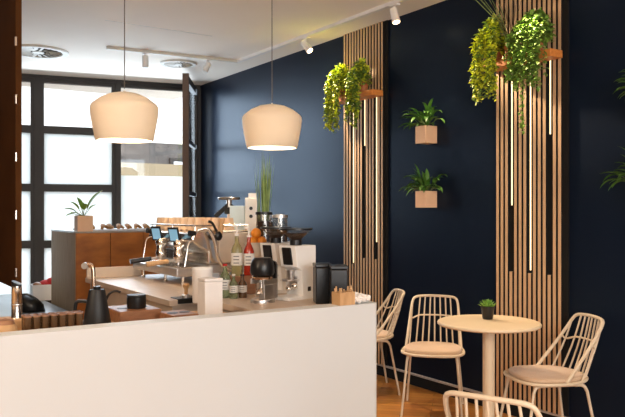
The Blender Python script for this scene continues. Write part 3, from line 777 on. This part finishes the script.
# milk steel pitcher etc.
# white cylinder + white box
p = at_d(202.5, 3.95); t = thing('paper_cylinder', 'white cylindrical container behind the white square box', 'container', (p.x,p.y,BZ))
MB().lathe([(0,0),(.054,0),(.056,.185),(.052,.185),(.050,.17),(0,.17)],32).build('body', M['white'], t, smooth=True)
MB().lathe([(.0565,.181),(.058,.181),(.058,.190),(.0525,.190),(.0525,.184)],32).build('rim', M['whitee'], t, smooth=True)
p = at_d(210, 3.60); t = thing('square_canister', 'white tall square box at the end of the wooden trays', 'box', (p.x,p.y,.88), -.02)
MB().box(-.048,.048,-.048,.048,0,.19).build('body', M['white'], t, bevel=.004); MB().box(-.049,.049,-.049,.049,.191,.206).build('lid', M['white'], t, bevel=.003)

# tamping mat and wooden tamper
a = at(166,303,BZ); m_ = thing('tamping_mat', 'black rubber mat on the bench corner', 'mat', (1.60,3.805,BZ))
MB().box(-.012,.17,-.005,.10,.0005,.006).build('pad', M['blackp'], m_, bevel=.003)
MB().box(-.012,.17,-.018,-.0055,-.022,.006).build('front_lip', M['blackp'], m_, bevel=.002)
t = thing('tamper', 'small pale wooden tamper standing on the black mat', 'tamper', (1.655,3.835,BZ+.0065))
MB().lathe([(0,0),(.026,0),(.026,.014),(.012,.02),(0,.02)],24).build('base', M['steel'], t, smooth=True)
MB().lathe([(0,.02),(.011,.02),(.010,.045),(.018,.062),(.021,.072),(.014,.082),(0,.084)],20).build('handle', M['lwood'], t, smooth=True)

# ------------------------------------------------------------------ prep bench items (z .88)
PZ = .8805
def tray(px0, px1, D, lab, h, z=PZ, depth=.17):
    a = at_d(px0, D); b = at_d(px1, D)
    xa = a.x; xb = b.x
    t = thing('wooden_tray', lab, 'tray', ((xa+xb)/2, a.y, z), 0, 'dark wooden trays behind the white counter')
    wx = (xb-xa)/2
    MB().box(-wx,wx,-depth/2,depth/2,0,h).build('board', M['board'], t, bevel=.004)
    for x in (-wx*.5, wx*.45): MB().lathe([(0,h),(.026,h),(.026,h+.0015),(0,h+.0015)],24,c=(x,0,0)).build('cup_hole', M['black'], t)
    return t
tray(112,163,3.52,'dark walnut tray with round holes, left of two, under the black jar',.06,depth=.24)
tray(166,199,3.40,'dark walnut tray with round hole, right of two, beside white box',.055)
p = at_d(136.5, 3.56); t = thing('black_jar', 'round black jar standing on the left wooden tray', 'jar', (p.x,p.y,PZ+.0605))
MB().lathe([(0,0),(.044,0),(.047,.01),(.047,.055),(.043,.058),(0,.058)],28).build('body', M['blackp'], t, smooth=True)
MB().lathe([(0,.0585),(.046,.0585),(.046,.066),(0,.068)],28).build('lid', M['black'], t, smooth=True)
p = at_d(113, 3.78); t = tag(MB().tube(smoothpath([(0,0,0),(-.005,0,.06),(.015,0,.12),(.05,0,.135),(.075,0,.125)],3),.006,8).build('hose', M['blackp'], smooth=True), 'thin black curved hose rising beside the wooden tray', 'hose'); t.location = (p.x-.09,3.575,PZ+.007)
t.rotation_euler = (0,0,-.5)
# kettle
p = at_d(97, 3.25); t = thing('black_kettle', 'matte black cone-shaped kettle with side handle behind the white counter', 'kettle', (p.x,p.y,PZ), YAW*-1)
MB().lathe([(0,0),(.066,0),(.067,.006),(.036,.178),(.033,.186),(0,.188)],36).build('body', M['black'], t, smooth=True)
MB().lathe([(0,.187),(.016,.187),(.018,.20),(0,.202)],20).build('lid_knob', M['blackp'], t, smooth=True)
MB().tube(smoothpath([(-.042,0,.13),(-.085,0,.135),(-.098,0,.12),(-.10,0,.05)],2),.008,10).build('handle', M['blackp'], t, smooth=True)
# tap
p = at_d(92.5, 3.53); t = thing('water_tap', 'champagne metal swan-neck tap behind the black kettle', 'tap', (p.x,p.y-.02,PZ), -.58)
MB().tube(smoothpath([(0,0,0),(0,0,.22),(-.004,0,.272),(-.03,0,.280),(-.042,0,.272)],2),.010,12).lathe([(0,0),(.02,0),(.02,.01),(0,.01)],20).build('spout', M['copper'], t, smooth=True)
MB().tube([(-.042,-.012,.272),(-.042,.012,.272)],.016,14).build('nozzle', M['steel'], t, smooth=True)
# espresso glasses on a board
t = thing('glass_board', 'light wooden board under rows of amber glasses', 'board', (.735,3.075,PZ))
MB().box(-.125,.125,-.055,.055,0,.018).build('plank', M['lwood'], t, bevel=.003)
go = thing('amber_glass', 'small amber glass in the rows behind the white counter', 'glass', (0,0,0), 0, 'small amber glasses in two rows')
MB().lathe([(0,0),(.012,0),(.0145,.012),(.0160,.095),(.0135,.095),(.012,.010),(0,.008)],18).build('glass_body', M['amber'], go, smooth=True)
MB().lathe([(.0138,.0925),(.0168,.0925),(.0168,.0985),(.0138,.0985)],18).build('rim', M['board'], go, smooth=True)
pos = [(.735-.102+i*.034, 3.052+j*.042) for i in range(7) for j in range(2)]
for i, (x, y) in enumerate(pos):
    if i == 0: go.location = (x,y,PZ+.0185)
    else: copy_tree(go, go['label'], (x,y,PZ+.0185))
# left: pale wooden board, shaker, round jar
t = tag(MB().box(-.14,.13,-.07,.07,0,.085).build('chopping_board', M['lwood'], bevel=.005), 'thick pale wooden block at the left end of the counter', 'board'); t.location = (.57,3.25,PZ)
p = at_d(17, 3.30); t = thing('cocktail_shaker', 'tall steel shaker with slanted black top at the left', 'shaker', (.630,3.25,PZ+.0855), -.58)
MB().lathe([(0,0),(.023,0),(.0215,.004),(.0205,.10),(.0215,.102),(.021,.135),(.0,.135)],28).build('body', M['chrome'], t, smooth=True)
m = MB(); m.lathe([(0,.1355),(.0205,.1355),(.0205,.150),(0,.150)],28)
for v in m.b.verts:
    if v.co.z > .14: v.co.z += -v.co.x*.45
m.build('slanted_top', M['blackp'], t, smooth=True)
MB().lathe([(.0222,.055),(.0228,.057),(.0222,.06)],28).build('ring', M['steel'], t)
p = at_d(2, 2.95); t = thing('sugar_jar', 'round wooden jar at the far left edge of the counter', 'jar', (.545,3.03,PZ))
t.scale = (1.5,1.5,1.9)
MB().lathe([(0,0),(.024,0),(.031,.018),(.029,.042),(.022,.05),(0,.05)],24).build('body', M['lwood'], t, smooth=True); MB().lathe([(0,.05),(.024,.05),(.020,.058),(0,.062)],20).build('lid', M['board'], t, smooth=True)
t = thing('folded_napkins', 'stack of black and white folded napkins beside the kettle', 'napkins', (.86,3.32,PZ))
MB().box(-.05,.045,-.04,.04,0,.03).build('stack', M['tissue'], t, bevel=.003)

# window bench items
p = at(31, 312, .45); t = thing('black_bag', 'shiny black bag lying on the low window bench', 'bag', (p.x+.0,7.30,.4525), -.4)
t.scale = (.8,.8,.9)
m = MB(); m.lathe([(0,0),(.14,0),(.16,.05),(.14,.12),(.08,.155),(0,.16)],20)
for v in m.b.verts:
    a = math.atan2(v.co.y,v.co.x); v.co.x *= 1+.12*math.sin(5*a+v.co.z*20); v.co.y *= .75; v.co.z += .03*v.co.x/.1*(v.co.z>.03)*(-1)
m.build('body', M['blackp'], t, smooth='all')
MB().tube(smoothpath([(-.14,0,.12),(-.08,-.02,.20),(.06,-.02,.15),(.15,0,.06)],3),.012,8).build('strap', M['blackp'], t, smooth=True)
p = at_d(46, 7.9); t = thing('carton_box', 'white carton holding red cloth on the low window bench', 'box', (p.x-.02,p.y,.4505), -.1)
m = MB(); m.box(-.13,.13,-.10,.10,0,.01).box(-.13,.13,-.10,-.095,.01,.17).box(-.13,.13,.095,.10,.01,.17).box(-.13,-.125,-.095,.095,.01,.17).box(.125,.13,-.095,.095,.01,.17)
m.build('box_walls', M['white'], t)
t = tag(MB().ball((0,0,0),.085,(1,.9,.8)).ball((.05,-.02,.03),.06).build('red_cloth', M['red2'], smooth=True), 'crumpled red cloth sticking out of the white carton', 'cloth'); t.location = (p.x,p.y,.45+.15)
t = tag(MB().ball((0,0,0),.05,(1,1,.8)).build('crumpled_paper', M['board'], smooth=True), 'crumpled brown paper in the carton left of the red cloth', 'paper'); t.location = (p.x-.10,p.y-.03,.45+.16)

# ------------------------------------------------------------------ on the back cabinet
p = at(84.5, 231.5, 1.225); t = thing('potted_plant', 'small pink square pot with broad green leaves on the wood cabinet', 'plant', (p.x,p.y+.03,1.2255), -.05)
s = .145
MB().box(-s/2,s/2,-s/2,s/2,0,.15).build('pot', M['pink'], t, bevel=.004)
MB().box(-s/2+.008,s/2-.008,-s/2+.008,s/2-.008,.150,.152).build('soil', M['soil'], t)
m = MB(); S = MB(); rnd = random.Random(12)
for a, el, L, wd in ((.0,1.10,.24,.085),(3.0,.55,.12,.06),(3.3,.95,.12,.06),(3.6,.3,.08,.05),(2.6,.15,.10,.05),(1.5,1.0,.11,.05),(4.6,.9,.10,.06),(.2,.85,.10,.05),(3.8,1.2,.13,.06)):
    d = Vector((math.cos(a)*math.cos(el),math.sin(a)*math.cos(el),math.sin(el))); b0 = Vector((d.x*.01,d.y*.01,.15)); p1 = b0+d*.07
    S.tube([b0,p1],.003,6); m.leaf(p1,d,L,wd,.5,n=7)
m.build('foliage', M['leafL'], t, double=True, smooth='all'); S.build('stem', M['stem'], t)
pt = thing('pastry_tray', 'flat tray carrying pastries on top of the wood cabinet', 'tray', (2.37,7.22,1.2255))
MB().box(-.30,.40,-.12,.12,0,.012).build('plate', M['white'], pt, bevel=.004)
MB().box(.17,.39,-.10,.10,.0125,.0155).build('paper_liner', M['tissue'], pt)
rnd = random.Random(2); n_ = 0
for i in range(7):
    x = -.24+i*.090; y = rnd.uniform(-.05,.05)
    m = MB(); L = .05
    m.tube([(-.055,0,.010),(-.035,.004,.018),(0,.010,.026),(.035,.004,.018),(.055,0,.010)], .010, 10)
    for v in m.b.verts:
        k = 1-abs(v.co.x)/.065; v.co.y *= 1+1.1*k; v.co.z = max(.0, v.co.z*(1+.5*k)-.004)
    o = m.build('croissant', M['bread'], smooth='all'); o.scale = (1.25,1.25,1.1); o.location = (2.37+x,7.20+y,1.2255+.0125); o.rotation_euler = (0,0,rnd.uniform(-.25,.25)+1.0)
    tag(o, 'golden brown pastry in the row on the cabinet tray', 'pastry', 'pastries on the cabinet tray')
p = at_d(97,7.2); o = tag(MB().box(-.10,.12,-.08,.08,0,.018).build('marble_plate', M['marble'], bevel=.004), 'thin grey stone plate between the potted plant and the pastries', 'plate'); o.location = (2.06,7.46,1.2255)
o.scale = (.6,1,1)

# ------------------------------------------------------------------ on the counter wall: cutlery box and tissues
HZ = .9625
t = thing('cutlery_box', 'small wooden cutlery holder at the right end of the white counter', 'holder', (2.065,2.868,HZ), 0)
m = MB().box(-.045,.045,-.035,.035,0,.006).box(-.045,.045,-.035,-.030,.006,.062).box(-.045,.045,.030,.035,.006,.062).box(-.045,-.040,-.030,.030,.006,.062).box(.040,.045,-.030,.030,.006,.062)
m.build('box_walls', M['lwood'], t)
m = MB(); rnd = random.Random(1)
for i in range(14):
    x = rnd.uniform(-.033,.033); y = rnd.uniform(-.02,.02); m.tube([(x,y,.01),(x*1.3,y*1.2,.07+rnd.random()*.02)],.004,6)
o = m.build('wooden_sticks', M['lwood'], t)
p = (2.14,2.862)
def crumple(name, lab, x, y, s, seed):
    rnd = random.Random(seed); b = bmesh.new(); bmesh.ops.create_icosphere(b, subdivisions=3, radius=s)
    for v in b.verts:
        k = 1+.35*math.sin(v.co.x*170+seed)*math.sin(v.co.y*150+seed*2)+.18*rnd.uniform(-1,1); v.co *= k; v.co.z *= .75
    zmin = min(v.co.z for v in b.verts)
    for v in b.verts: v.co.z -= zmin
    m = MB(); m.b.free(); m.b = b
    o = m.build(name, M['tissue']); o.location = (x,y,HZ); tag(o, lab, 'tissue', 'crumpled white tissues on the counter end')
for i, (x, y, s, lab) in enumerate(((2.135,2.855,.026,'crumpled white tissue nearest the cutlery holder'),(2.165,2.895,.030,'crumpled white tissue behind in the small pile'),(2.178,2.848,.024,'crumpled white tissue in the middle of the pile'),(2.208,2.872,.020,'crumpled white tissue at the very end of the counter'))):
    crumple('crumpled_tissue', lab, x, y, s, i+3)
o = tag(MB().tube([(0,0,0),(-.012,.004,.085)],.004,8,r2=.005).build('wooden_stick', M['lwood'], smooth=True), 'single wooden stick poking up from the tissues', 'stick'); o.location = (2.152,2.905,HZ)

# ------------------------------------------------------------------ table
p = at_d(488.7, 4.37)
tb = thing('round_table', 'small round pale table on a single column by the slatted panel', 'table', (p.x,p.y,0))
MB().lathe([(0,.724),(.285,.724),(.300,.727),(.308,.734),(.308,.741),(.304,.747),(.296,.750),(0,.750)],72).build('tabletop', M['tabletop'], tb, smooth=True)
MB().lathe([(0,.012),(.036,.012),(.036,.72),(0,.72)],28).lathe([(0,.71),(.11,.714),(.11,.724),(0,.724)],28).build('column', M['tabletop'], tb, smooth=True)
MB().lathe([(0,0),(.21,0),(.212,.008),(.20,.014),(.04,.020),(0,.02)],48).build('base', M['tabletop'], tb, smooth=True)
q = at(487.7, 319.0, .750)
t = thing('succulent_pot', 'tiny black pot with green succulent on the round table', 'plant', (q.x,q.y,.7505))
t.scale = (1.12,1.12,1.12)
MB().lathe([(0,0),(.026,0),(.029,.004),(.038,.072),(.034,.072),(.032,.060),(0,.060)],28).build('pot', M['blackp'], t, smooth=True)
m = MB(); rnd = random.Random(3)
for i in range(34):
    a = i*2.4; el = .25+1.1*(i/34); d = Vector((math.cos(a)*math.cos(el),math.sin(a)*math.cos(el),math.sin(el)))
    m.leaf((d.x*.012,d.y*.012,.062),d,(.046+.008*rnd.random()),.018,-.3,n=3,fold=.3)
m.build('foliage', M['leafL'], t, double=True)

# ------------------------------------------------------------------ chairs
def seat_outline(sx, sy, n=40, e=2.8, front=1.0):
    pts = []
    for i in range(n):
        a = 2*PI*i/n; c, s_ = math.cos(a), math.sin(a)
        x = sx*abs(c)**(2/e)*(1 if c > 0 else -1); y = sy*abs(s_)**(2/e)*(1 if s_ > 0 else -1)
        x *= 1-.10*(y/sy)*.6
        pts.append((x, y))
    return pts
def make_chair(lab, loc, rz):
    t = thing('wire_chair', lab, 'chair', loc, rz, 'beige wire-back chairs with cushions')
    SZ = .435
    o = seat_outline(.213,.218)
    m = MB().prism(seat_outline(.205,.210), SZ-.012, SZ-.004)
    m.tube([(x,y,SZ-.006+.012*max(0,(y)/.2)**2) for x,y in o], .0095, 8, closed=True)
    m.build('seat', M['greige'], t, smooth=True)
    cu = seat_outline(.197,.198); 
    m = MB().prism(cu, SZ-.003, SZ+.024, .012); m.build('cushion', M['cushion'], t, smooth='all')
    # under-seat rails and four legs
    m = MB()
    for sx in (-1,1): m.tube([(sx*.165,-.13,SZ-.020),(sx*.165,.14,SZ-.020)],.010,8)
    m.tube([(-.165,.0,SZ-.020),(.165,.0,SZ-.020)],.008,8)
    m.build('seat_frame', M['greige'], t, smooth=True)
    for sx in (-1,1):
        for sy2, y0 in ((-1,-.13),(1,.14)):
            pts = smoothpath([(sx*.165,y0-sy2*.04,SZ-.020),(sx*.166,y0+sy2*.012,SZ-.021),(sx*.172,y0+sy2*.030,SZ-.06)],2)+[Vector((sx*.205,y0+sy2*.095,0))]
            MB().tube(pts,.0115,10,r2=.0085).build('leg', M['greige'], t, smooth=True)
    # back hoop
    hp = [(-.196,.03,SZ),(-.176,.205,.655),(-.168,.262,.742),(-.150,.285,.776),(-.08,.303,.782),(0,.308,.783)]
    hoop = smoothpath(hp+[(-x,y,z) for x,y,z in hp[-2::-1]],3)
    MB().tube(hoop,.010,10).build('back_hoop', M['greige'], t, smooth=True)
    # spindles between rear of the seat and hoop
    top = lambda x: min(((abs(p.x-x), p) for p in hoop if p.z > .69 or abs(x) < .0), key=lambda q: q[0])[1]
    mids = []
    for i in range(9):
        k = (i-4)/4; xb = .180*k; yb = .206-.075*abs(k)**3; xt = .150*k
        tp = top(xt) if abs(k) < 1 else (Vector((xt*1.10,.262,.742)))
        b0 = Vector((xb, yb, SZ-.002))
        pts = smoothpath([b0, b0.lerp(tp,.5)+Vector((0,.012,0)), tp],2)
        MB().tube(pts,.0058,7).build('spindle', M['greige'], t, smooth=True)
        mids.append(b0.lerp(tp,.60)+Vector((0,.010,0)))
    # crossbar joins hoop sides
    def hoop_at(z, sx): return min((p for p in hoop if p.x*sx > 0 and p.z < .76), key=lambda p: abs(p.z-z))
    zc = mids[4].z; a_, b_ = hoop_at(zc,-1), hoop_at(zc,1)
    MB().tube(smoothpath([a_]+mids+[b_],1),.0062,8).build('crossbar', M['greige'], t, smooth=True)
    return t
def facing(fx, fy): return math.atan2(fx, -fy)
cl = cam_ax
fw = Vector((sy_, cy_)); rt = Vector((cy_, -sy_))
def face_dir(f, r): v = fw*f+rt*r; return math.atan2(v.x, -v.y)
pB = cam_ax(5.12, .858)
chair = make_chair('beige wire-back chair facing the camera, left of the round table', (pB.x,pB.y,0), face_dir(-1,-.22))
pC = cam_ax(4.31, 1.395)
copy_tree(chair, 'beige wire-back chair right of the round table, turned sideways', (pC.x,pC.y,0), face_dir(-.16,-1))
pA = cam_ax(5.72, .41)
copy_tree(chair, 'beige wire-back chair by the navy wall, partly hidden by the white counter', (pA.x,pA.y,0), face_dir(-.14,-1))
pD = cam_ax(2.47, .60) ; fD = Vector((.92,.39)); pD2 = Vector((pD.x,pD.y))+fD*.29
copy_tree(chair, 'beige wire-back chair in the bottom foreground, only its curved top visible', (pD2.x,pD2.y,0), math.atan2(fD.x,-fD.y))
